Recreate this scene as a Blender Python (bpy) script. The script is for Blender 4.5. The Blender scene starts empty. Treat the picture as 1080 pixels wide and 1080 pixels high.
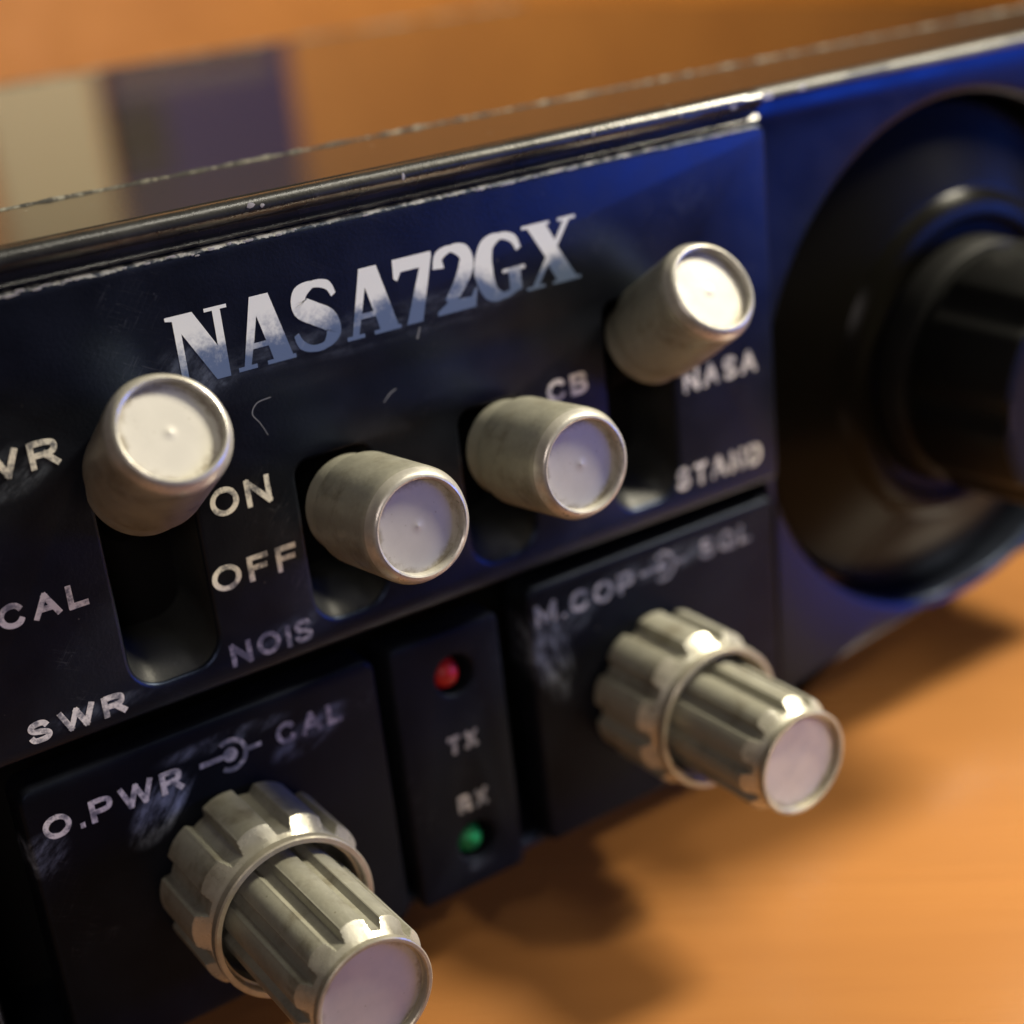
import bpy, bmesh, math, random
from mathutils import Vector, Matrix
random.seed(7)
S = bpy.context.scene
K = 0.0063                      # metres per drawing unit (one unit = 6.3 mm on the radio's front)

# ------------------------------------------------------------------ camera
F_PX, IMG = 1649.0, 1080.0
YAW, PITCH, ROLL = math.radians(31.994), math.radians(22.018), math.radians(-6.214)
CAM = Vector((-8.8414, -14.1525, 6.7481))
fw = Vector((math.sin(YAW)*math.cos(PITCH), math.cos(YAW)*math.cos(PITCH), -math.sin(PITCH)))
rt0 = Vector((math.cos(YAW), -math.sin(YAW), 0)); up0 = rt0.cross(fw)
rt = math.cos(ROLL)*rt0 + math.sin(ROLL)*up0
up = -math.sin(ROLL)*rt0 + math.cos(ROLL)*up0
cd = bpy.data.cameras.new('camera'); cam = bpy.data.objects.new('camera', cd); S.collection.objects.link(cam)
m = Matrix((rt, up, -fw)).transposed().to_4x4(); m.translation = CAM*K
cam.matrix_world = m
cd.sensor_width = 36.0; cd.lens = 36.0*F_PX/IMG; cd.clip_start = 0.005; cd.clip_end = 50
cd.dof.use_dof = True; cd.dof.focus_distance = 15.35*K; cd.dof.aperture_fstop = 18.5; cd.dof.aperture_blades = 0
S.camera = cam

# ------------------------------------------------------------------ world, lamps, exposure
W = bpy.data.worlds.new('World'); S.world = W; W.use_nodes = True
bg = W.node_tree.nodes['Background']; bg.inputs[0].default_value = (0.55, 0.62, 0.85, 1); bg.inputs[1].default_value = 0.008
def lamp(name, kind, loc, target, watts, col, size=None, size_y=None, **kw):
    d = bpy.data.lights.new(name, kind); d.energy = watts; d.color = col
    if kind == 'AREA':
        d.shape = 'RECTANGLE' if size_y else 'DISK'; d.size = size*K
        if size_y: d.size_y = size_y*K
    elif size: d.shadow_soft_size = size*K
    for k, v in kw.items(): setattr(d, k, v)
    o = bpy.data.objects.new(name, d); S.collection.objects.link(o)
    o.location = Vector(loc)*K
    o.rotation_euler = (Vector(target)-Vector(loc)).to_track_quat('-Z', 'Y').to_euler()
    return o
lamp('desk_lamp', 'AREA', (41, -9, 39), (2, -1, -3), 2.5, (1.0, 0.91, 0.70), 13)
lamp('table_fill_spot', 'SPOT', (30, -36, 34), (6.0, -5.7, -5.5), 6.2, (1.0, 0.88, 0.62), 3.0, spot_size=math.radians(13), spot_blend=0.75)  # added spot: brightens the table at right, soft cone edge shapes the shadow there
lamp('bead_highlight_strip', 'AREA', (22, -14, 62), (0, -1, 2), 0.30, (1.0, 0.94, 0.80), 34, 4)  # added strip light, placed to draw a highlight along the bead
lamp('blue_screen', 'AREA', (46, -33, 3), (5, 0, 2), 0.36, (0.03, 0.15, 1.0), 26, 12)
lamp('front_fill', 'AREA', (-30, -60, 30), (0, 0, 0), 0.34, (1.0, 0.86, 0.82), 22)  # added pinkish fill from the front, to tone the cap discs
lamp('wall_lamp', 'SPOT', (45, 20, 70), (45, 75, 8), 12.0, (1.0, 0.80, 0.38), 3, spot_size=math.radians(100), spot_blend=0.8)
vs = S.view_settings; vs.view_transform = 'Standard'; vs.look = 'None'; vs.exposure = 0.2; vs.gamma = 1; vs.use_curve_mapping = False

# ------------------------------------------------------------------ material helpers
class N:
    def __init__(s, name):
        s.m = bpy.data.materials.new(name); s.m.use_nodes = True
        s.t = s.m.node_tree; s.b = s.t.nodes['Principled BSDF']
        tc = s.t.nodes.new('ShaderNodeTexCoord'); mp = s.t.nodes.new('ShaderNodeMapping')
        mp.inputs['Scale'].default_value = (1/K,)*3
        s.t.links.new(tc.outputs['Object'], mp.inputs['Vector']); s.co = mp.outputs[0]
    def link(s, a, b): s.t.links.new(a, b)
    def setv(s, sock, v):
        if isinstance(v, bpy.types.NodeSocket): s.link(v, sock)
        elif isinstance(v, (tuple, list)) and len(v) == 3 and sock.type == 'RGBA': sock.default_value = (*v, 1)
        else: sock.default_value = v
    def scaled(s, sc, rot=(0, 0, 0), loc=(0, 0, 0)):
        mp = s.t.nodes.new('ShaderNodeMapping'); s.link(s.co, mp.inputs['Vector'])
        mp.vector_type = 'TEXTURE'
        mp.inputs['Scale'].default_value = tuple(1/max(c, 1e-3) for c in sc); mp.inputs['Rotation'].default_value = rot; mp.inputs['Location'].default_value = loc
        return mp.outputs[0]
    def noise(s, scale, detail=3, rough=.55, co=None, dist=0):
        n = s.t.nodes.new('ShaderNodeTexNoise'); s.link(co or s.co, n.inputs['Vector'])
        n.inputs['Scale'].default_value = scale; n.inputs['Detail'].default_value = detail
        n.inputs['Roughness'].default_value = rough; n.inputs['Distortion'].default_value = dist
        return n.outputs['Fac']
    def voro(s, scale, co=None):
        n = s.t.nodes.new('ShaderNodeTexVoronoi'); s.link(co or s.co, n.inputs['Vector']); n.inputs['Scale'].default_value = scale
        return n
    def ramp(s, fac, a, b, lo=0.0, hi=1.0):
        n = s.t.nodes.new('ShaderNodeMapRange'); n.interpolation_type = 'SMOOTHSTEP'
        s.link(fac, n.inputs[0])
        for i, v in zip((1, 2, 3, 4), (a, b, lo, hi)): n.inputs[i].default_value = v
        return n.outputs[0]
    def math(s, op, a, b=0.0, c=None):
        n = s.t.nodes.new('ShaderNodeMath'); n.operation = op; s.setv(n.inputs[0], a); s.setv(n.inputs[1], b)
        if c is not None: s.setv(n.inputs[2], c)
        return n.outputs[0]
    def mix(s, fac, a, b):
        n = s.t.nodes.new('ShaderNodeMix'); n.data_type = 'RGBA'
        s.setv(n.inputs[0], fac); s.setv(n.inputs[6], a); s.setv(n.inputs[7], b)
        return n.outputs[2]
    def xyz(s):
        n = s.t.nodes.new('ShaderNodeSeparateXYZ'); s.link(s.co, n.inputs[0]); return n.outputs
    def ellipse(s, cx, cz, rx, rz, ang=0):
        """soft-edged patch on the front face, for a scuff with a place of its own"""
        x, _, z = s.xyz(); c, q = math.cos(ang), math.sin(ang)
        dx = s.math('SUBTRACT', x, cx); dz = s.math('SUBTRACT', z, cz)
        a = s.math('ADD', s.math('MULTIPLY', dx, c/rx), s.math('MULTIPLY', dz, q/rx))
        b = s.math('ADD', s.math('MULTIPLY', dx, -q/rz), s.math('MULTIPLY', dz, c/rz))
        r = s.math('ADD', s.math('MULTIPLY', a, a), s.math('MULTIPLY', b, b))
        return s.ramp(r, 0.15, 1.0, 1.0, 0.0)
    def bump(s, h, strength, dist):
        n = s.t.nodes.new('ShaderNodeBump'); s.link(h, n.inputs['Height'])
        n.inputs['Strength'].default_value = strength; n.inputs['Distance'].default_value = dist*K
        s.link(n.outputs[0], s.b.inputs['Normal'])
    def out(s, col, rough=.5, metal=0.0, spec=.5, **kw):
        s.setv(s.b.inputs['Base Color'], col); s.setv(s.b.inputs['Roughness'], rough)
        s.setv(s.b.inputs['Metallic'], metal); s.b.inputs['Specular IOR Level'].default_value = spec
        for k, v in kw.items(): s.setv(s.b.inputs[k], v)
        return s.m

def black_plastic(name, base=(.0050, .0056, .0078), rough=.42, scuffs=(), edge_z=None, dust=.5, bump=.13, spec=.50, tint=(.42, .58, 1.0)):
    n = N(name)
    grain = n.noise(26, 3); big = n.noise(1.1, 4)
    col = n.mix(n.ramp(big, .35, .7), base, tuple(c*1.5 for c in base))
    # dust specks
    v = n.voro(5.5); sp = n.ramp(v.outputs['Distance'], .02, .07, 1, 0)
    pick = n.ramp(n.noise(3.1, 1), .58, .66)
    col = n.mix(n.math('MULTIPLY', n.math('MULTIPLY', sp, pick), dust), col, (.30, .30, .26))
    # fine hairline scratches
    for rot, sc in ((.5, 7), (-.9, 5)):
        h = n.noise(sc, 2, .5, n.scaled((.12, 1, 2.2), (0, rot, 0)))
        hs = n.math('MULTIPLY', n.ramp(n.math('ABSOLUTE', n.math('SUBTRACT', h, .5)), 0, .006, 1, 0), n.ramp(n.noise(.9, 2), .52, .66))
        col = n.mix(n.math('MULTIPLY', hs, .14), col, (.18, .19, .22))
    for (cx, cz, rx, rz, ang, amt, *sd) in scuffs:
        sdir = sd[0] if sd else -.6
        st = n.noise(5, 4, .65, n.scaled((1, 1, 1), (0, 0, 0)), .4)
        q = n.noise(4.2, 5, .7, n.scaled((.45, 1, 1.6), (0, sdir, 0)))
        mk = n.math('MULTIPLY', n.ellipse(cx, cz, rx, rz, ang), n.math('MULTIPLY', n.ramp(q, .38, .74), n.ramp(st, .3, .6, .3, 1)))
        col = n.mix(n.math('MULTIPLY', mk, amt), col, (.30, .36, .46))
    r = n.ramp(n.noise(2.2, 4), .3, .7, rough-.02, rough+.03); metal = 0.0
    if edge_z:
        _, _, z = n.xyz(); lo, hi = edge_z
        e = n.math('ADD', n.ramp(z, lo, hi, -.35, .75), n.ramp(n.noise(3.2, 5, .7), .3, .72, -.25, .55))
        e = n.math('MULTIPLY', n.ramp(e, .42, .60), n.ramp(n.noise(.8, 2, .5, n.scaled((1, 0, 0))), .35, .6, .25, 1))
        col = n.mix(e, col, n.mix(n.ramp(n.noise(9, 3), .4, .6), (.05, .049, .045), (.52, .51, .46)))
    n.b.inputs['Specular Tint'].default_value = (*tint, 1)  # default blue is put into the gloss: boosts blue reflections, mutes the brown table's
    if edge_z: r = n.math('ADD', r, n.math('MULTIPLY', e, .35))
    n.bump(grain, bump, .02)
    return n.out(col, r, metal, spec)

def printed(name, z0=None, z1=None, amount=.35, col=(.82, .81, .74)):
    """white print, rubbed through in places; z0..z1: more worn towards z0"""
    n = N(name); w = n.noise(7, 4, .65)
    t = amount
    if z0 is not None:
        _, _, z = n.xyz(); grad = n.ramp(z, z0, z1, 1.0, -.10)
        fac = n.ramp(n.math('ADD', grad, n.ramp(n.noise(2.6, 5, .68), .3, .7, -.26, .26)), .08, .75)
    else:
        fac = n.ramp(w, .62-t*.3, .80-t*.25)
        fac = n.math('MULTIPLY', fac, .8)
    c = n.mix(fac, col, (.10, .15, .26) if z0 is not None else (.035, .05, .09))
    return n.out(c, .6)

def silver(name, base=(.31, .302, .245), rough=.42, metal=.22, grime=.6, gscale=2.1):
    n = N(name)
    d = n.ramp(n.noise(gscale, 6, .66), .48, .72); f = n.noise(16, 3)
    col = n.mix(n.ramp(f, .2, .85), tuple(c*.93 for c in base), tuple(min(1, c*1.05) for c in base))
    col = n.mix(n.math('MULTIPLY', d, grime), col, (.11, .085, .045))
    v = n.voro(7); sp = n.math('MULTIPLY', n.ramp(v.outputs['Distance'], .03, .12, 1, 0), n.ramp(n.noise(2.7, 1), .56, .64))
    col = n.mix(n.math('MULTIPLY', sp, grime), col, (.09, .07, .03))
    n.bump(f, .12, .02)
    return n.out(col, n.ramp(n.noise(5, 3), .3, .7, rough-.08, rough+.1), metal, .5)

M = {}
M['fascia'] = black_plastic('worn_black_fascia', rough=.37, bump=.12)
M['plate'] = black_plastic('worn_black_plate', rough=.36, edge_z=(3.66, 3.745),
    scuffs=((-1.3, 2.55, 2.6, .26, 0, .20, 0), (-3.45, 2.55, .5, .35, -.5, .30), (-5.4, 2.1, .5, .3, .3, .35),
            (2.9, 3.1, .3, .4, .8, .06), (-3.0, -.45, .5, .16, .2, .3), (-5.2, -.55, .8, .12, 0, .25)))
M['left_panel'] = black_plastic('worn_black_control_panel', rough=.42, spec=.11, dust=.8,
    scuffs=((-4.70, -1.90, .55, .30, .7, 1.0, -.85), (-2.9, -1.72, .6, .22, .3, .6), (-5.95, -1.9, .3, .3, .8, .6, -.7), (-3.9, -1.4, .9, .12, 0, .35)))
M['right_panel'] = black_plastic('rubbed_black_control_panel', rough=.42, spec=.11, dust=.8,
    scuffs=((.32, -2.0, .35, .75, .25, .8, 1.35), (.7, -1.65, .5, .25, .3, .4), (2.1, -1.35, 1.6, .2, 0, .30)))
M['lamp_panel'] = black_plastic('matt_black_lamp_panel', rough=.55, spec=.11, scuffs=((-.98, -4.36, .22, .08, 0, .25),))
M['slot'] = black_plastic('grey_slot_moulding', base=(.016, .017, .016), rough=.42, spec=.25, tint=(1, 1, 1), dust=.2)
M['dark'] = N('black_inside').out((.004, .004, .004), .8, 0, .1)
M['bead'] = black_plastic('chipped_glossy_black_bead', base=(.018, .018, .017), rough=.27, spec=.8, tint=(1, 1, 1), dust=.4,
    scuffs=())
def cover_mat():
    n = N('glossy_black_lid'); x, y, z = n.xyz()
    sc = n.noise(3, 4, .6, n.scaled((.15, 2.5, 1), (0, 0, .1)))
    sp = n.ramp(n.voro(1.7).outputs['Distance'], .015, .05, 1, 0)
    col = n.mix(n.math('MULTIPLY', sp, .25), (.010, .009, .009), (.25, .24, .2))
    n.bump(n.noise(1.4, 2, .5, n.scaled((.35, 1, 1))), .02, .05)
    return n.out(col, n.ramp(sc, .4, .7, .05, .10), 0, .9, **{'IOR': 1.75})
M['cover'] = cover_mat()
def top_mat():
    n = N('dusty_black_fascia_top')
    sp = n.ramp(n.voro(2.6).outputs['Distance'], .03, .09, 1, 0)
    col = n.mix(n.math('MULTIPLY', sp, .6), (.022, .020, .018), (.25, .24, .2))
    n.bump(n.noise(20, 3), .03, .02)
    return n.out(col, .13, 0, .30, **{'IOR': 1.25})
M['top'] = top_mat()
M['dull_rim'] = black_plastic('scuffed_dull_rim', base=(.030, .029, .026), rough=.50, spec=.6, dust=.8, tint=(1, 1, 1))
def dust_mat():
    n = N('grey_dust_and_chips')
    return n.out(n.mix(n.ramp(n.noise(6, 5, .7), .45, .62), (.02, .018, .015), (.20, .19, .15)), .8)
M['dust'] = dust_mat()
M['chip'] = N('bare_chipped_metal').out((.42, .41, .37), .5, .2)
M['silver'] = silver('worn_silver_grey_paint')
M['band'] = silver('bright_turned_band', (.50, .48, .40), .30, .45, .5, 2.0)
M['rim'] = silver('bright_knob_rim', (.52, .50, .44), .34, .4, .5, 2.5)
M['lip'] = silver('tarnished_knob_lip', (.40, .37, .29), .36, .4, .45, 2.5)
def disc_mat(name, base, rim):
    n = N(name); x, y, z = n.xyz()
    r = n.math('SQRT', n.math('ADD', n.math('MULTIPLY', x, x), n.math('MULTIPLY', z, z)))
    pit = n.math('MULTIPLY', n.ramp(n.voro(11).outputs['Distance'], .03, .16, 1, 0), n.ramp(n.noise(4.1, 2), .52, .60))
    col = n.mix(n.ramp(n.noise(3, 4), .3, .75), base, tuple(c*.88 for c in base))
    col = n.mix(n.math('MULTIPLY', pit, .45), col, (.20, .16, .09))
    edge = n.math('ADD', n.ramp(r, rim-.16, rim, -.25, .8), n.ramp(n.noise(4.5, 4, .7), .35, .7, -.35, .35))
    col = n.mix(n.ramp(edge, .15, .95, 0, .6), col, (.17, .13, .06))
    return n.out(col, n.ramp(n.noise(6, 3), .3, .7, .42, .55), .2, .4)
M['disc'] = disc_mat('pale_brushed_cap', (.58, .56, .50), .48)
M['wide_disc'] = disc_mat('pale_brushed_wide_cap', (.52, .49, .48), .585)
def turned(name, col, rough, spec):
    n = N(name); tg = n.t.nodes.new('ShaderNodeTangent'); tg.direction_type = 'RADIAL'; tg.axis = 'Y'
    n.link(tg.outputs[0], n.b.inputs['Tangent'])
    return n.out(col, rough, 0, spec, **{'Anisotropic': .7, 'Anisotropic Rotation': .25})
M['dial'] = turned('turned_black_skirt', (.0062, .0058, .0044), .26, .07)
M['knob'] = N('satin_black_knob').out((.005, .005, .005), .5, 0, .15)
M['print'] = printed('white_panel_print', amount=.62)
M['print_worn'] = printed('rubbed_panel_print', amount=.95, col=(.42, .42, .46))
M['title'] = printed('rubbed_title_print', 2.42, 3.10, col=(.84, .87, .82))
M['red'] = N('red_lamp_lens').out((.36, .008, .008), .42, 0, .35)
M['green'] = N('green_lamp_lens').out((.0, .15, .05), .42, 0, .35)
def wood(name, a, b, c, rough=.28, rot=.9, coat=.6, fa=.26):
    n = N(name)
    co = n.scaled((1, .10, 1), (0, 0, rot))
    g = n.noise(.55, 5, .6, co, .6); fine = n.noise(4.5, 4, .7, n.scaled((1, .05, 1), (0, 0, rot)))
    broad = n.noise(.11, 3, .5, co)
    col = n.mix(n.ramp(g, .3, .7), a, b)
    col = n.mix(n.math('MULTIPLY', n.ramp(fine, .40, .85), fa), col, c)
    col = n.mix(n.math('MULTIPLY', n.ramp(broad, .35, .75), .30), col, c)
    n.bump(n.noise(.8, 3, .5, co), .10, .03)
    return n.out(col, n.ramp(g, .3, .7, rough-.04, rough+.06), 0, .5, **{'Coat Weight': coat, 'Coat Roughness': .22})
M['table'] = wood('varnished_orange_brown_wood', (.36, .158, .048), (.325, .138, .039), (.23, .088, .022))
M['wall'] = wood('orange_brown_wood_panelling', (.42, .19, .05), (.34, .145, .034), (.24, .09, .02), .5, 0, 0)
M['paper'] = N('dull_white_paper').out((.42, .39, .33), .8)
M['maroon'] = N('maroon_card').out((.06, .022, .03), .6)
M['grey_card'] = N('grey_card').out((.16, .14, .15), .6)
M['purple'] = N('dark_purple_card').out((.022, .010, .095), .6)
M['purple_dark'] = N('near_black_card').out((.016, .010, .010), .6)

# ------------------------------------------------------------------ geometry helpers
def new_obj(name, me, mat=None, parent=None, loc=(0, 0, 0)):
    o = bpy.data.objects.new(name, me); S.collection.objects.link(o)
    if mat and not me.materials:
        me.materials.append(mat)
    o.location = loc
    if parent: o.parent = parent
    return o
def tag(o, label, cat=None, group=None, kind=None):
    if label: o['label'] = label
    if cat: o['category'] = cat
    if group: o['group'] = group
    if kind: o['kind'] = kind
    return o
def smooth(me, ang=35):
    for p in me.polygons: p.use_smooth = True
    me.set_sharp_from_angle(angle=math.radians(ang))
    return me
def bm_mesh(name, bm, ang=35, norm=True):
    if norm: bmesh.ops.recalc_face_normals(bm, faces=bm.faces)
    me = bpy.data.meshes.new(name); bm.to_mesh(me); bm.free()
    return smooth(me, ang)
def area2(p): return sum(p[i][0]*p[(i+1) % len(p)][1]-p[(i+1) % len(p)][0]*p[i][1] for i in range(len(p)))
def curve_mesh(name, splines, thick, bevel=0, res=2):
    """flat outlines (first of each group ccw, holes cw) -> solid with eased edges; local z is the outward direction"""
    cu = bpy.data.curves.new(name, 'CURVE'); cu.dimensions = '2D'; cu.fill_mode = 'BOTH'
    cu.extrude = max(1e-5, thick/2-bevel); cu.bevel_depth = bevel; cu.bevel_resolution = res; cu.offset = -bevel
    for pts, hole in splines:
        if (area2(pts) > 0) == hole: pts = pts[::-1]
        s = cu.splines.new('POLY'); s.points.add(len(pts)-1); s.use_cyclic_u = True
        for q, p in zip(s.points, pts): q.co = (p[0], p[1], 0, 1)
    return eval_mesh(name, cu)
def eval_mesh(name, data):
    o = bpy.data.objects.new('temporary', data); S.collection.objects.link(o)
    dg = bpy.context.evaluated_depsgraph_get(); dg.update()
    me = bpy.data.meshes.new_from_object(o.evaluated_get(dg)); me.name = name
    bpy.data.objects.remove(o)
    bm = bmesh.new(); bm.from_mesh(me); bmesh.ops.remove_doubles(bm, verts=bm.verts, dist=1e-5); bm.to_mesh(me); bm.free()
    me.materials.clear()
    return me
def to_front(me, y, thick):
    """local (a, b, c) -> panel (x = a, z = b), outer face at y"""
    for v in me.vertices:
        a, b, c = v.co; v.co = (a, y+thick/2-c, b)
    return me
def rrect(x0, x1, z0, z1, r, n=6):
    rs = r if isinstance(r, (tuple, list)) else (r,)*4      # bl, br, tr, tl
    out = []
    for (cx, cz, q, a0) in ((x0+rs[0], z0+rs[0], rs[0], 180), (x1-rs[1], z0+rs[1], rs[1], 270), (x1-rs[2], z1-rs[2], rs[2], 0), (x0+rs[3], z1-rs[3], rs[3], 90)):
        for i in range(n+1):
            a = math.radians(a0+90*i/n); out.append((cx+q*math.cos(a), cz+q*math.sin(a)))
    return out
def circle(cx, cz, r, n=96): return [(cx+r*math.cos(2*math.pi*i/n), cz+r*math.sin(2*math.pi*i/n)) for i in range(n)]
def plate(name, outer, holes, y, thick, bevel, mat, parent, loc):
    me = curve_mesh(name, [(outer, False)]+[(h, True) for h in holes], thick, bevel)
    return new_obj(name, smooth(to_front(me, y, thick), 40), mat, parent, loc)
def lathe(name, prof, n=72, close_start=False, close_end=False, ang=30):
    """profile (s, r) turned about the local -Y axis, s measured outwards"""
    bm = bmesh.new(); rings = []
    for s, r in prof:
        rings.append([bm.verts.new((r*math.cos(2*math.pi*i/n), -s, r*math.sin(2*math.pi*i/n))) for i in range(n)])
    for a, b in zip(rings, rings[1:]):
        for i in range(n): bm.faces.new((a[i], a[(i+1) % n], b[(i+1) % n], b[i]))
    if close_start: bm.faces.new(rings[0])
    if close_end: bm.faces.new(rings[-1][::-1])
    return bm_mesh(name, bm, ang)
def fluted(name, s0, s1, R, depth, nf, cham, tail, phase=0.0, n=400):
    """fluted barrel whose outer end is turned to a bright cone; the cone's edge comes out scalloped where it cuts the ridges.
    tail: further (s, r) of the rim and recess. Material slots: barrel, band, rim"""
    bm = bmesh.new(); rings = []; bandmask = []
    b0 = s1-cham
    ss = [s0, s0+.03]+[s0+.03+(b0-s0-.03)*i/6 for i in range(1, 7)]+[b0+cham*i/36 for i in range(1, 37)]
    for s in ss:
        ring = []; mk = []
        for i in range(n):
            th = 2*math.pi*i/n
            u = ((th*nf/(2*math.pi)+phase) % 1.0); d = abs(u-.5)*2          # 0 in the middle of the groove
            t = min(1, max(0, (d-.24)/.20)); g = 1-t*t*(3-2*t)
            crown = .014*(1-((d-1)/.5)**2) if d > .5 else 0
            r = R-depth*g+crown
            if s == s0: r -= .03
            c = R+.014-(depth*1.85+.014)*max(0, (s-b0)/cham)
            mk.append(s > b0 and c < r); ring.append(bm.verts.new((min(r, c)*math.cos(th), -s, min(r, c)*math.sin(th))))
        rings.append(ring); bandmask.append(mk)
    nb = len(rings)
    for s, r in tail: rings.append([bm.verts.new((r*math.cos(2*math.pi*i/n), -s, r*math.sin(2*math.pi*i/n))) for i in range(n)])
    for k, (a, b) in enumerate(zip(rings, rings[1:])):
        for i in range(n):
            f = bm.faces.new((a[i], a[(i+1) % n], b[(i+1) % n], b[i]))
            if k+1 < nb: f.material_index = 1 if sum((bandmask[k][i], bandmask[k+1][i], bandmask[k][(i+1) % n], bandmask[k+1][(i+1) % n])) >= 3 else 0
            else: f.material_index = 2
    bm.faces.new(rings[0])
    me = bm_mesh(name, bm, 24)
    for k in ('silver', 'band', 'lip'): me.materials.append(M[k])
    return me
def profile_x(name, prof, x0, x1, nx=1, jitter=0.0, ang=40):
    """closed (y, z) profile drawn along x"""
    bm = bmesh.new(); rings = []
    for k in range(nx+1):
        x = x0+(x1-x0)*k/nx
        rings.append([bm.verts.new((x, y+(random.uniform(-jitter, jitter) if jitter else 0), z+(random.uniform(-jitter, jitter) if jitter else 0))) for y, z in prof])
    n = len(prof)
    for a, b in zip(rings, rings[1:]):
        for i in range(n): bm.faces.new((a[i], a[(i+1) % n], b[(i+1) % n], b[i]))
    bm.faces.new(rings[0]); bm.faces.new(rings[-1][::-1])
    return bm_mesh(name, bm, ang)
def box(name, x0, x1, y0, y1, z0, z1, bevel=0, seg=2):
    bm = bmesh.new(); bmesh.ops.create_cube(bm, size=1)
    for v in bm.verts: v.co = ((x0+x1)/2+v.co.x*(x1-x0), (y0+y1)/2+v.co.y*(y1-y0), (z0+z1)/2+v.co.z*(z1-z0))
    if bevel: bmesh.ops.bevel(bm, geom=list(bm.edges), offset=bevel, segments=seg, profile=.5, affect='EDGES')
    return bm_mesh(name, bm, 12)

# ------------------------------------------------------------------ setting: table, panelling behind
ZT = -5.5
tb = new_obj('wooden_table', box('wooden_table', -70, 150, -9.5, 74.5, ZT-4, ZT, .4), M['table'])
tag(tb, 'varnished orange-brown wooden table under the radio', 'table')
wl = new_obj('wooden_wall', box('wooden_wall', -70, 150, 75, 77, ZT-30, 60), M['wall'])
tag(wl, 'orange-brown wooden panelling behind the table and radio', 'wall', kind='structure')
ps = new_obj('paper_sheet', box('paper_sheet', 15.6, 22.0, 74.7, 75, 6.5, 24), M['paper'])
tag(ps, 'white paper sheet on the panelling, mirrored in the radio lid', 'paper')
cs = new_obj('card_folder', box('card_folder', 22.6, 34.2, 74.4, 75, 7.0, 24), M['purple'])
new_obj('spine', box('spine', 22.6, 25.8, 74.3, 75, 11.2, 15.5), M['purple_dark'], cs)
new_obj('flap', box('flap', 22.6, 33, 74.25, 74.38, 7.5, 9.6), M['maroon'], cs)
new_obj('title_strip', box('title_strip', 23, 33, 74.2, 74.38, 9.9, 10.5), M['grey_card'], cs)
tag(cs, 'dark purple folder hung beside the white sheet, mirrored in the radio lid', 'folder')

# ------------------------------------------------------------------ the radio
BASE = Vector((2.5, 8.0, ZT))
radio = bpy.data.objects.new('two_way_radio', None); S.collection.objects.link(radio); radio.location = BASE
tag(radio, 'worn black two-way radio with silver knobs on the wooden table', 'radio')
O = -BASE
def part(name, me, mat, parent=None, loc=(0, 0, 0)):
    if parent is None: return new_obj(name, me, mat, radio, O+Vector(loc))
    return new_obj(name, me, mat, parent, loc)

# fascia frame with its opening for the plates and the round dial well
BOT = [(-7.0, -4.6), (.6, -4.6), (1.6, -4.53), (2.7, -4.40), (4.1, -4.20), (5.4, -3.98), (7.36, -3.76), (9.04, -3.62), (11.4, -3.55)]
outline = BOT+[(11.9, -3.1), (11.9, 3.9), (11.75, 4.08), (-6.85, 4.08), (-7.0, 3.9)]
DC, DR = (7.65, -.08), 3.58
opening = rrect(-6.7, 4.02, -4.42, 3.62, .12)
fascia = plate('fascia', outline, [opening, circle(*DC, DR)], .12, 2.1, .13, M['fascia'], radio, O)
part('backing', box('backing', -6.75, 4.0, 1.6, 2.0, -4.45, 3.6), M['dark'], fascia)
# raised glossy bead along the top front edge, left of the dial
bead = profile_x('top_bead', [(.30, 3.76), (.05, 3.765), (.02, 3.80), (.06, 3.85), (.055, 3.90), (-.01, 3.94), (-.05, 4.00), (-.045, 4.06), (.0, 4.11), (.07, 4.135), (.16, 4.12), (.30, 4.085)], -6.9, 4.05, 60, .0018)
part('top_bead', bead, M['bead'])
rb = profile_x('top_rim', [(.30, 3.97), (.06, 3.98), (.03, 4.02), (.04, 4.07), (.09, 4.11), (.18, 4.125), (.30, 4.095)], 4.06, 11.8, 40, .002)
part('top_rim', rb, M['dull_rim'])
# strip behind the bead, then the big lid
part('fascia_top', box('fascia_top', -6.9, 11.8, .31, 2.24, 4.0, 4.105, .03), M['top'])
part('lid', box('lid', -6.95, 11.85, 2.30, 16.2, -3.4, 4.10, .06), M['cover'])
def dust_line(y0):
    bm = bmesh.new(); prev = None
    for k in range(161):
        x = -6.9+18.7*k/160; w = random.uniform(.02, .06)*(1.5 if random.random() < .12 else 1); h = random.uniform(.01, .03)
        c = [bm.verts.new((x, y0-w, 4.09)), bm.verts.new((x, y0, 4.105+h)), bm.verts.new((x, y0+w, 4.09))]
        if prev:
            for i in (0, 1): bm.faces.new((prev[i], c[i], c[i+1], prev[i+1]))
        prev = c
    part('joint_dust', bm_mesh('joint_dust', bm, 20), M['dust'])
dust_line(2.27); dust_line(16.1)
for sx in (-5.5, 10.5):
    for sy in (2.5, 14.5): part('foot', lathe('foot', [(0, .55), (.86, .55), (.9, .5)], 32, True, True), M['knob'], None, (sx, sy, -4.6)).rotation_euler = (math.radians(-90), 0, 0)

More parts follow.
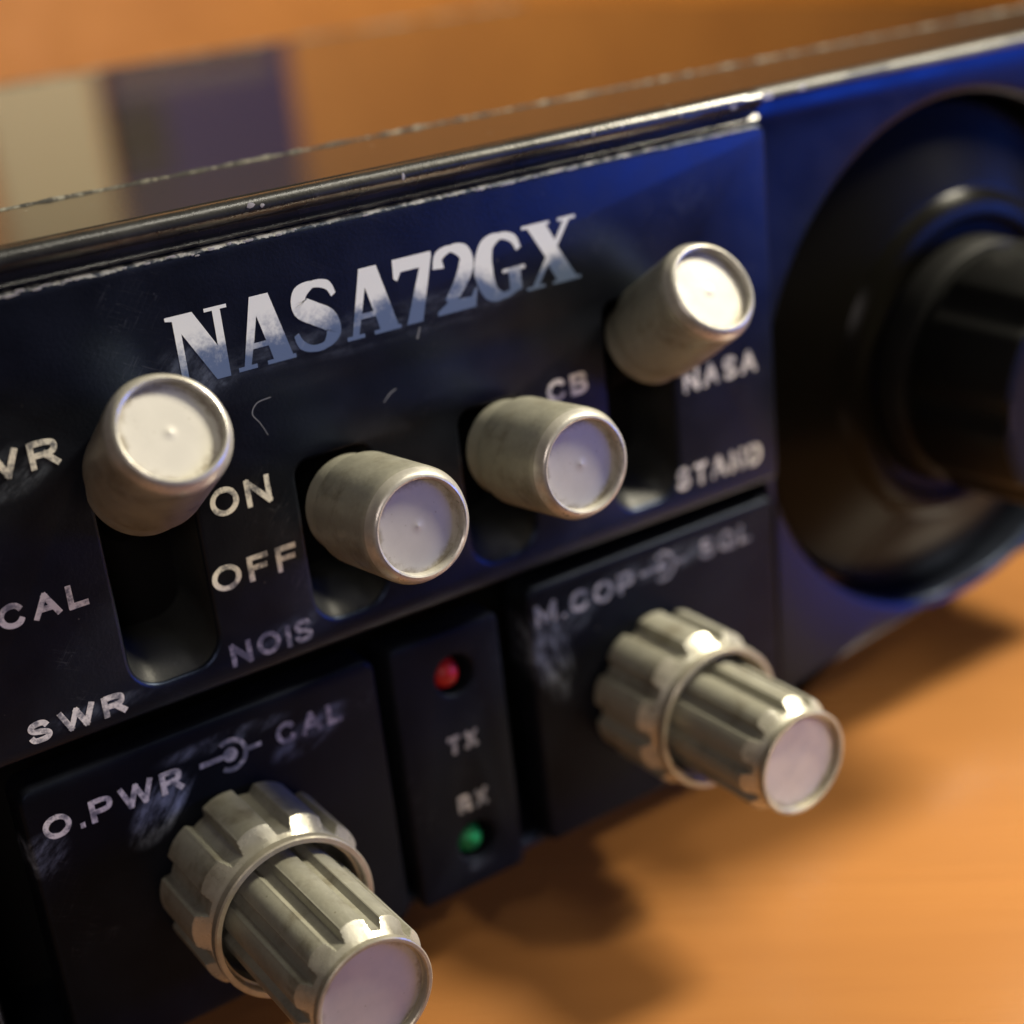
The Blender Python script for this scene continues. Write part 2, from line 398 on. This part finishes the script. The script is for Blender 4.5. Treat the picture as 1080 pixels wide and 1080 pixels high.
# chips in the edges: small bright nicks where paint is gone
def chips(name, spots, mat=None):
    bm = bmesh.new()
    for (x, y, z, sx, sz) in spots:
        n = 7; ring = []
        for i in range(n):
            a = 2*math.pi*i/n; q = random.uniform(.6, 1.2)
            ring.append(bm.verts.new((x+sx*q*math.cos(a), y, z+sz*q*math.sin(a))))
        c = bm.verts.new((x, y-.004, z)); 
        for i in range(n): bm.faces.new((c, ring[i], ring[(i+1) % n]))
    return part(name, bm_mesh(name, bm, 50), mat or M['chip'])
chips('edge_chips', [(x+random.uniform(-.15, .15), -.003, random.uniform(3.69, 3.735), random.uniform(.02, .08)*random.choice((.5, 1, 1.5)), random.uniform(.006, .018))
      for x in [-6+.23*i for i in range(43)] for _ in (0, 1) if random.random() < .4])
chips('bead_chips', [(x, -.0505, 4.03+random.uniform(-.03, .04), sx, sz) for x, sx, sz in ((-2.62, .05, .03), (-2.5, .03, .02), (-.9, .02, .04), (1.55, .02, .05), (1.95, .03, .02), (2.8, .02, .03), (3.6, .05, .03))])
chips('rim_chips', [(4.18, .02, 4.03, .13, .04), (4.75, .02, 4.04, .10, .035)])

# switch plate with its four slots
SX = (-4.22, -2.14, -.12, 2.0)
Z0, Z1 = -.52, 2.10
HW = (.49, .45, .45, .49)
ZT_ = (2.1, 1.34, 1.34, 2.1)
slots = [rrect(x-hw, x+hw, Z0, zt, (.34, .34, .16, .16), 8) for x, zt, hw in zip(SX, ZT_, HW)]
splate = plate('switch_plate', rrect(-6.6, 4.13, -.80, 3.74, (.1, .1, .16, .1)), slots, 0, .5, .055, M['plate'], radio, O)
def slot_liner(x, Z1, hw):
    bm = bmesh.new(); rings = []
    for y, ins, zb, zt in ((.05, 0, Z0, Z1), (.10, .01, Z0+.05, Z1-.02), (.40, .02, Z0+.30, Z1-.05), (.9, .03, Z0+.34, Z1-.06)):
        rings.append([bm.verts.new((p[0], y, p[1])) for p in rrect(x-hw+.003+ins, x+hw-.003-ins, zb, zt, (.33, .33, .15, .15), 8)])
    n = len(rings[0])
    for a, b in zip(rings, rings[1:]):
        for i in range(n): bm.faces.new((a[i], b[i], b[(i+1) % n], a[(i+1) % n]))
    me = bm_mesh('slot', bm, 40, False)
    me.materials.append(M['slot'])
    return me
for x, zt, hw in zip(SX, ZT_, HW):
    s = part('slot', slot_liner(x, zt, hw), None, splate)
    part('slot_bottom', box('slot_bottom', x-.48, x+.48, .86, .90, Z0+.2, zt-.02), M['dark'], s)

# lower plates
lp = plate('control_panel', rrect(-6.1, -2.02, -4.62, -1.13, .16), [], 0, .5, .06, M['left_panel'], radio, O)
mp_ = plate('lamp_panel', rrect(-1.84, -.36, -4.64, -1.15, .10), [circle(-1.02, -1.74, .25, 40), circle(-1.0, -4.02, .25, 40)], 0, .5, .05, M['lamp_panel'], radio, O)
rp = plate('control_panel', rrect(.06, 4.0, -4.56, -1.04, (.1, .1, .1, .16)), [], 0, .5, .06, M['right_panel'], radio, O)

# indicator lamps sit a little back in their holes
def indicator(x, z, mat, lab):
    me = lathe('indicator_lamp', [(-.5, .205), (-.20, .205), (-.10, .19), (-.02, .15), (.035, .085), (.05, .0001)], 40, True, False, 60)
    o = part('indicator_lamp', me, mat, None, (x, .05, z)); o['label'] = lab
    part('lamp_socket', lathe('lamp_socket', [(-.5, .255), (-.06, .254)], 40), M['dark'], o)
indicator(-1.08, -1.74, M['red'], 'red transmit lamp')
indicator(-1.05, -4.02, M['green'], 'green receive lamp')

# ------------------------------------------------------------------ printing
EPS = .004
def stroke(pts, ws, n=6):
    """outline of a path whose half width varies"""
    P = []; Wd = []
    for i in range(len(pts)-1):
        p0 = pts[max(0, i-1)]; p1 = pts[i]; p2 = pts[i+1]; p3 = pts[min(len(pts)-1, i+2)]
        for k in range(n):
            t = k/n
            P.append(tuple(.5*(2*p1[j]+(p2[j]-p0[j])*t+(2*p0[j]-5*p1[j]+4*p2[j]-p3[j])*t*t+(3*p1[j]-p0[j]-3*p2[j]+p3[j])*t**3) for j in (0, 1)))
            Wd.append(ws[i]*(1-t)+ws[i+1]*t)
    P.append(pts[-1]); Wd.append(ws[-1])
    L, R_ = [], []
    for i in range(len(P)):
        a = P[max(0, i-1)]; b = P[min(len(P)-1, i+1)]; dx, dz = b[0]-a[0], b[1]-a[1]; q = math.hypot(dx, dz) or 1
        L.append((P[i][0]-dz/q*Wd[i], P[i][1]+dx/q*Wd[i])); R_.append((P[i][0]+dz/q*Wd[i], P[i][1]-dx/q*Wd[i]))
    return L, R_
GL = {
 'A': [[(0, 0), (.5, 1)], [(.5, 1), (1, 0)], [(.2, .34), (.8, .34)]],
 'B': [[(0, 0), (0, 1)], [(0, 1), (.6, 1), (.9, .9), (.92, .68), (.6, .54), (0, .54)], [(.6, .54), (.95, .42), (1, .14), (.65, 0), (0, 0)]],
 'C': [[(1, .72), (.82, .94), (.5, 1), (.16, .86), (0, .5), (.16, .14), (.5, 0), (.82, .07), (1, .30)]],
 'D': [[(0, 0), (0, 1)], [(0, 1), (.5, 1), (.86, .86), (1, .5), (.86, .14), (.5, 0), (0, 0)]],
 'F': [[(0, 0), (0, 1)], [(0, 1), (1, 1)], [(0, .52), (.88, .52)]],
 'I': [[(.5, 0), (.5, 1)]],
 'L': [[(0, 1), (0, 0)], [(0, 0), (1, 0)]],
 'M': [[(0, 0), (0, 1)], [(0, 1), (.5, .12)], [(.5, .12), (1, 1)], [(1, 1), (1, 0)]],
 'N': [[(0, 0), (0, 1)], [(0, 1), (1, 0)], [(1, 0), (1, 1)]],
 'O': [[(.5+.5*math.sin(a*math.pi/8), .5+.5*math.cos(a*math.pi/8)) for a in range(17)]],
 'P': [[(0, 0), (0, 1)], [(0, 1), (.62, 1), (.95, .9), (1, .7), (.9, .5), (.6, .44), (0, .44)]],
 'R': [[(0, 0), (0, 1)], [(0, 1), (.6, 1), (.92, .9), (.96, .72), (.88, .56), (.6, .48), (0, .48)], [(.55, .48), (1, 0)]],
 'S': [[(.93, .74), (.78, .95), (.48, 1), (.15, .92), (.06, .73), (.22, .57), (.55, .49), (.87, .38), (.97, .21), (.80, .04), (.48, 0), (.14, .05), (0, .27)]],
 'T': [[(0, 1), (1, 1)], [(.5, 1), (.5, 0)]],
 'W': [[(0, 1), (.25, 0)], [(.25, 0), (.5, .95)], [(.5, .95), (.75, 0)], [(.75, 0), (1, 1)]],
 'X': [[(0, 1), (1, 0)], [(0, 0), (1, 1)]],
 '.': [[(.2, 0), (.8, 0)]],
}
GL['Q'] = GL['O']+[[(.6, .3), (1, -.05)]]
WID = {'I': .12, 'M': 1.05, 'W': 1.3, 'O': 1.02, 'Q': 1.02, 'C': .94, '.': .18, 'L': .74, 'F': .76, 'A': .98, 'N': .92, 'S': .86, 'T': .84, 'D': .9}
def fit_text(name, s, x0, x1, z0, z1, mat, parent=None, hw=.030):
    gap = .25; tot = sum(WID.get(c, .85) for c in s)+gap*(len(s)-1); k = (x1-x0)/tot
    bm = bmesh.new(); cx = x0; lvl = 0
    for c in s:
        w = WID.get(c, .85)*k
        wob = random.uniform(-.006, .006)
        for path in GL[c]:
            P = [(cx+hw+p[0]*max(.001, w-2*hw), z0+wob+hw+p[1]*(z1-z0-2*hw)) for p in path]
            if len(P) == 2:                                      # straight strokes run on to their square ends
                (ax, az), (bx, bz) = P; q = math.hypot(bx-ax, bz-az) or 1; e = hw*.85
                P = [(ax-(bx-ax)/q*e, az-(bz-az)/q*e), (bx+(bx-ax)/q*e, bz+(bz-az)/q*e)]
            L, R_ = stroke(P, [hw*random.uniform(.9, 1.1) for _ in P], 1 if len(P) == 2 else 6)
            for a in range(len(L)-1): bm.faces.new([bm.verts.new((q[0], -EPS-lvl, q[1])) for q in (L[a], R_[a], R_[a+1], L[a+1])])
            lvl += .0005
        cx += w+gap*k
    bmesh.ops.remove_doubles(bm, verts=bm.verts, dist=1e-5); bmesh.ops.recalc_face_normals(bm, faces=bm.faces)
    me = bpy.data.meshes.new(name); bm.to_mesh(me); bm.free()
    return part(name, me, mat, parent)
WT = M['print']; WW = M['print_worn']
for s, x0, x1, z0, z1, mt in (('PWR', -6.15, -4.94, 2.05, 2.33, WT), ('CAL', -5.86, -4.97, .59, .85, WT), ('SWR', -5.85, -4.83, -.67, -.43, WT),
        ('ON', -3.57, -2.89, 1.03, 1.34, WT), ('OFF', -3.70, -2.72, .23, .52, WT), ('NOIS', -3.65, -2.68, -.64, -.37, WW),
        ('NASA', 2.64, 3.81, .73, 1.02, WT), ('STAND', 2.44, 3.83, -.50, -.21, WT), ('CB', .64, 1.21, 1.14, 1.40, WT)):
    fit_text('lettering', s, x0, x1, z0, z1, mt, splate)
fit_text('lettering', 'O.PWR', -5.93, -4.42, -1.76, -1.49, WT, lp); fit_text('lettering', 'CAL', -3.32, -2.50, -1.73, -1.47, WW, lp)
fit_text('lettering', 'M.COP', .16, 1.66, -1.56, -1.28, WW, rp); fit_text('lettering', 'SQL', 2.73, 3.60, -1.52, -1.25, WW, rp)
fit_text('lettering', 'TX', -1.24, -.82, -2.74, -2.50, WW, mp_); fit_text('lettering', 'RX', -1.20, -.78, -3.57, -3.33, WW, mp_)
def flat(name, polys, mat, parent):
    bm = bmesh.new()
    for k, (pts) in enumerate(polys):
        vs_ = [bm.verts.new((x, -EPS-.0006*k, z)) for x, z in pts]
        bm.faces.new(vs_)
    bmesh.ops.triangulate(bm, faces=bm.faces)
    me = bpy.data.meshes.new(name); bm.to_mesh(me); bm.free()
    return part(name, me, mat, parent)
def ring_symbol(x0, xc, x1, z, parent):
    polys = [[(x0, z-.032), (xc, z-.032), (xc, z+.032), (x0, z+.032)], circle(xc, z, .085, 20)]
    a = [math.radians(-125+250*i/24) for i in range(25)]
    for i in range(24):
        polys.append([(xc+r*math.cos(t), z+r*math.sin(t)) for r, t in ((.15, a[i]), (.205, a[i]), (.205, a[i+1]), (.15, a[i+1]))])
    polys.append([(xc+.20, z-.028), (x1, z-.028), (x1, z+.028), (xc+.20, z+.028)])
    flat('control_symbol', polys, WW, parent)
ring_symbol(-4.22, -3.86, -3.50, -1.60, lp)
ring_symbol(1.76, 2.12, 2.48, -1.40, rp)
# large serif title, drawn letter by letter
LET = {
 'N': [('o', [(0, 1), (.44, 1), (.76, .46), (.76, .95), (.63, .95), (.63, 1), (1, 1), (1, .95), (.89, .95), (.89, 0), (.66, 0), (.22, .74), (.22, .05), (.35, .05), (.35, 0), (0, 0), (0, .05), (.11, .05), (.11, .93), (0, .95)])],
 'A': [('o', [(.36, 1), (.68, 1), (.95, .06), (1, .06), (1, 0), (.50, 0), (.50, .06), (.61, .06), (.56, .27), (.29, .27), (.22, .06), (.32, .06), (.32, 0), (0, 0), (0, .06), (.10, .06)]), ('h', [(.32, .35), (.53, .35), (.43, .72)])],
 'S': [('s', [(.90, .74), (.80, .90), (.52, .955), (.26, .86), (.24, .68), (.48, .54), (.74, .40), (.80, .22), (.62, .06), (.36, .05), (.16, .14), (.08, .30)], [.05, .07, .05, .13, .17, .17, .17, .15, .055, .05, .07, .05])],
 '7': [('o', [(.05, 1), (1, 1), (1, .93), (.62, 0), (.22, 0), (.68, .80), (.22, .80), (.12, .68), (.03, .72)])],
 '2': [('s', [(.16, .70), (.20, .88), (.48, .955), (.76, .86), (.80, .66), (.58, .38), (.30, .15)], [.13, .09, .05, .13, .17, .13, .09]), ('o', [(.04, 0), (.92, 0), (1, .28), (.94, .28), (.84, .17), (.34, .19), (.04, .06)])],
 'G': [('s', [(.90, .70), (.80, .88), (.54, .955), (.27, .84), (.17, .5), (.27, .16), (.52, .045), (.76, .10)], [.05, .07, .05, .14, .19, .15, .05, .05]), ('o', [(.66, .04), (.90, .08), (.90, .38), (1, .38), (1, .44), (.54, .44), (.54, .38), (.66, .38)])],
 'X': [('o', [(0, 1), (.50, 1), (.50, .95), (.44, .95), (.58, .68), (.76, .95), (.66, .95), (.66, 1), (.98, 1), (.98, .95), (.87, .95), (.61, .58), (.92, .05), (1, .05), (1, 0), (.48, 0), (.48, .05), (.56, .05), (.42, .33), (.22, .05), (.33, .05), (.33, 0), (0, 0), (0, .05), (.11, .05), (.39, .45), (.10, .95), (0, .95)])],
}
def title():
    bmT = bmesh.new()
    words = (('N', -3.68, -3.03), ('A', -3.01, -2.37), ('S', -2.38, -1.80), ('A', -1.77, -1.12), ('7', -1.16, -.66), ('2', -.68, -.13), ('G', -.14, .51), ('X', .51, 1.25))
    for ch, x0, x1 in words:
        z0, z1 = 2.45+.01*(x0+3.6), 3.17+.01*(x0+3.6); lvl = 0
        mp = lambda p: (x0+p[0]*(x1-x0), z0+p[1]*(z1-z0))
        rest = LET[ch]; i = 0
        while i < len(rest):
            kind = rest[i]
            if kind[0] == 'o':
                spl = [([mp(p) for p in kind[1]], False)]
                while i+1 < len(rest) and rest[i+1][0] == 'h': i += 1; spl.append(([mp(p) for p in rest[i][1]], True))
                me = curve_mesh('glyph', spl, .002)
                tri = [([tuple(me.vertices[v].co) for v in p.vertices]) for p in me.polygons if abs(p.normal.z) > .5 and p.center.z > 0]
                for t in tri: bmT.faces.new([bmT.verts.new((q[0], -EPS-lvl, q[1])) for q in t])
                bpy.data.meshes.remove(me)
            else:
                L, R_ = stroke(kind[1], kind[2])
                L = [mp(p) for p in L]; R_ = [mp(p) for p in R_]
                for a in range(len(L)-1): bmT.faces.new([bmT.verts.new((q[0], -EPS-lvl, q[1])) for q in (L[a], R_[a], R_[a+1], L[a+1])])
            lvl += .0007; i += 1
    bmesh.ops.remove_doubles(bmT, verts=bmT.verts, dist=1e-5)
    bmesh.ops.recalc_face_normals(bmT, faces=bmT.faces)
    me = bpy.data.meshes.new('title_lettering'); bmT.to_mesh(me); bmT.free()
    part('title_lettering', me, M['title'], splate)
title()
def scratch(pts, w, mat):
    L, R_ = stroke(pts, [w*random.uniform(.6, 1.3) for _ in pts], 5)
    bm = bmesh.new()
    for a in range(len(L)-1): bm.faces.new([bm.verts.new((q[0], -.003, q[1])) for q in (L[a], R_[a], R_[a+1], L[a+1])])
    bmesh.ops.remove_doubles(bm, verts=bm.verts, dist=1e-5); bmesh.ops.recalc_face_normals(bm, faces=bm.faces)
    me = bpy.data.meshes.new('scratch'); bm.to_mesh(me); bm.free(); part('scratch', me, mat, splate)
M['scratch'] = N('grey_scratch').out((.16, .17, .18), .7)
scratch([(-2.72, 2.12), (-2.88, 2.10), (-2.95, 2.0), (-2.88, 1.88), (-2.82, 1.74)], .006, M['scratch'])
scratch([(-1.45, 1.72), (-1.36, 1.80), (-1.28, 1.83)], .008, M['scratch'])
scratch([(-.95, 2.30), (-.90, 2.42)], .010, M['scratch'])

# ------------------------------------------------------------------ toggle knobs
def toggle(x, tilt, lean=0.0, dz=0.0, lab=None):
    me = lathe('toggle_knob', [(0, .30), (0, .535), (.30, .545), (.315, .590), (.35, .602), (1.30, .600), (1.36, .597), (1.385, .585), (1.465, .548), (1.49, .52), (1.495, .50), (1.485, .482), (1.47, .475), (1.395, .470)], 88, True, False)
    mi = {k: i for i, k in enumerate(('silver', 'rim'))}
    for k in mi: me.materials.append(M[k])
    for p in me.polygons: p.material_index = 1 if -p.center.y > 1.375 else 0
    t = math.radians(tilt); ax = Vector((math.sin(lean), -math.cos(t), math.sin(t))).normalized()
    tip = Vector((x, 1.2, .74+dz))+ax*2.95; base = tip-ax*1.495
    o = part('toggle_knob', me, None, None, base)
    o.rotation_euler = Vector((0, -1, 0)).rotation_difference(ax).to_euler()
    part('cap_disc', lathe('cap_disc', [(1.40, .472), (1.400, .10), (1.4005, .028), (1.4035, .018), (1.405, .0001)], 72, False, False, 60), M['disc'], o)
    part('lever', lathe('lever', [(-1.4, .22), (.02, .22)], 24, True, True), M['dark'], o)
    if lab: o['label'] = lab
    return o
toggle(SX[0]-.02, 35, 0, .05); toggle(SX[1]+.02, 6, 0, -.06); toggle(SX[2], 6); toggle(SX[3]+.05, 34, .03, -.03)

# ------------------------------------------------------------------ twin rotary knobs
def rotary(x, z, phase, reach):
    root = part('rotary_knob', fluted('rotary_knob', .04, 1.16, .99, .10, 10, .25, [(1.163, .86), (1.17, .895), (1.19, .912), (1.27, .91), (1.285, .895), (1.285, .845), (1.26, .83), (.9, .82)], phase), None, None, (x, 0, z))
    inner = part('inner_knob', fluted('inner_knob', .9, reach-.08, .70, .08, 10, .24, [(reach-.077, .60), (reach-.075, .622), (reach-.06, .635), (reach-.01, .632), (reach, .62), (reach, .59), (reach-.012, .575), (reach-.09, .57)], phase+.3), None, root)
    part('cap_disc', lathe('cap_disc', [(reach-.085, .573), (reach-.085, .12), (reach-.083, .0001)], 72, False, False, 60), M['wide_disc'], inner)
    return root
rotary(-3.94, -2.96, .2, 2.94); rotary(1.85, -2.94, .45, 2.72)

# ------------------------------------------------------------------ channel dial
dx, dz = DC
dial = part('channel_dial', lathe('channel_dial', [(-1.4, 3.50), (-.62, 3.48), (-.56, 3.44), (-.12, 2.42), (-.10, 2.34), (0, 2.24), (.05, 2.12), (.05, 2.0), (-.04, 1.9), (-.04, 1.75)], 128, True, False, 25), M['dial'], None, (dx, 0, dz))
part('dial_well', lathe('dial_well', [(-.3, 3.60), (-1.5, 3.60)], 128), M['fascia'], dial)
def grip():
    n, bm, rings = 160, bmesh.new(), []
    for s, R, dp in ((.0, 1.72, 0), (.35, 1.70, 0), (.42, 1.66, 0), (.44, 1.60, 0), (.62, 1.60, 0), (.64, 1.70, .06), (.70, 1.73, .09), (1.95, 1.67, .09), (2.03, 1.63, .07), (2.06, 1.55, .0), (2.04, 1.4, 0)):
        rings.append([])
        for i in range(n):
            th = 2*math.pi*i/n; r = R-dp*max(0, math.cos(th*8))**2
            rings[-1].append(bm.verts.new((r*math.cos(th), -s, r*math.sin(th))))
    for a, b in zip(rings, rings[1:]):
        for i in range(n): bm.faces.new((a[i], a[(i+1) % n], b[(i+1) % n], b[i]))
    bm.faces.new(rings[-1]); bm.faces.new(rings[0])
    return bm_mesh('grip', bm, 30)
part('grip', grip(), M['knob'], dial)

# ------------------------------------------------------------------ drawing units -> metres
done = set()
for o in list(S.objects):
    if o.type in ('MESH', 'EMPTY'):
        o.location *= K
        if o.type == 'MESH' and o.data.name not in done:
            done.add(o.data.name); o.data.transform(Matrix.Scale(K, 4)); o.data.update()
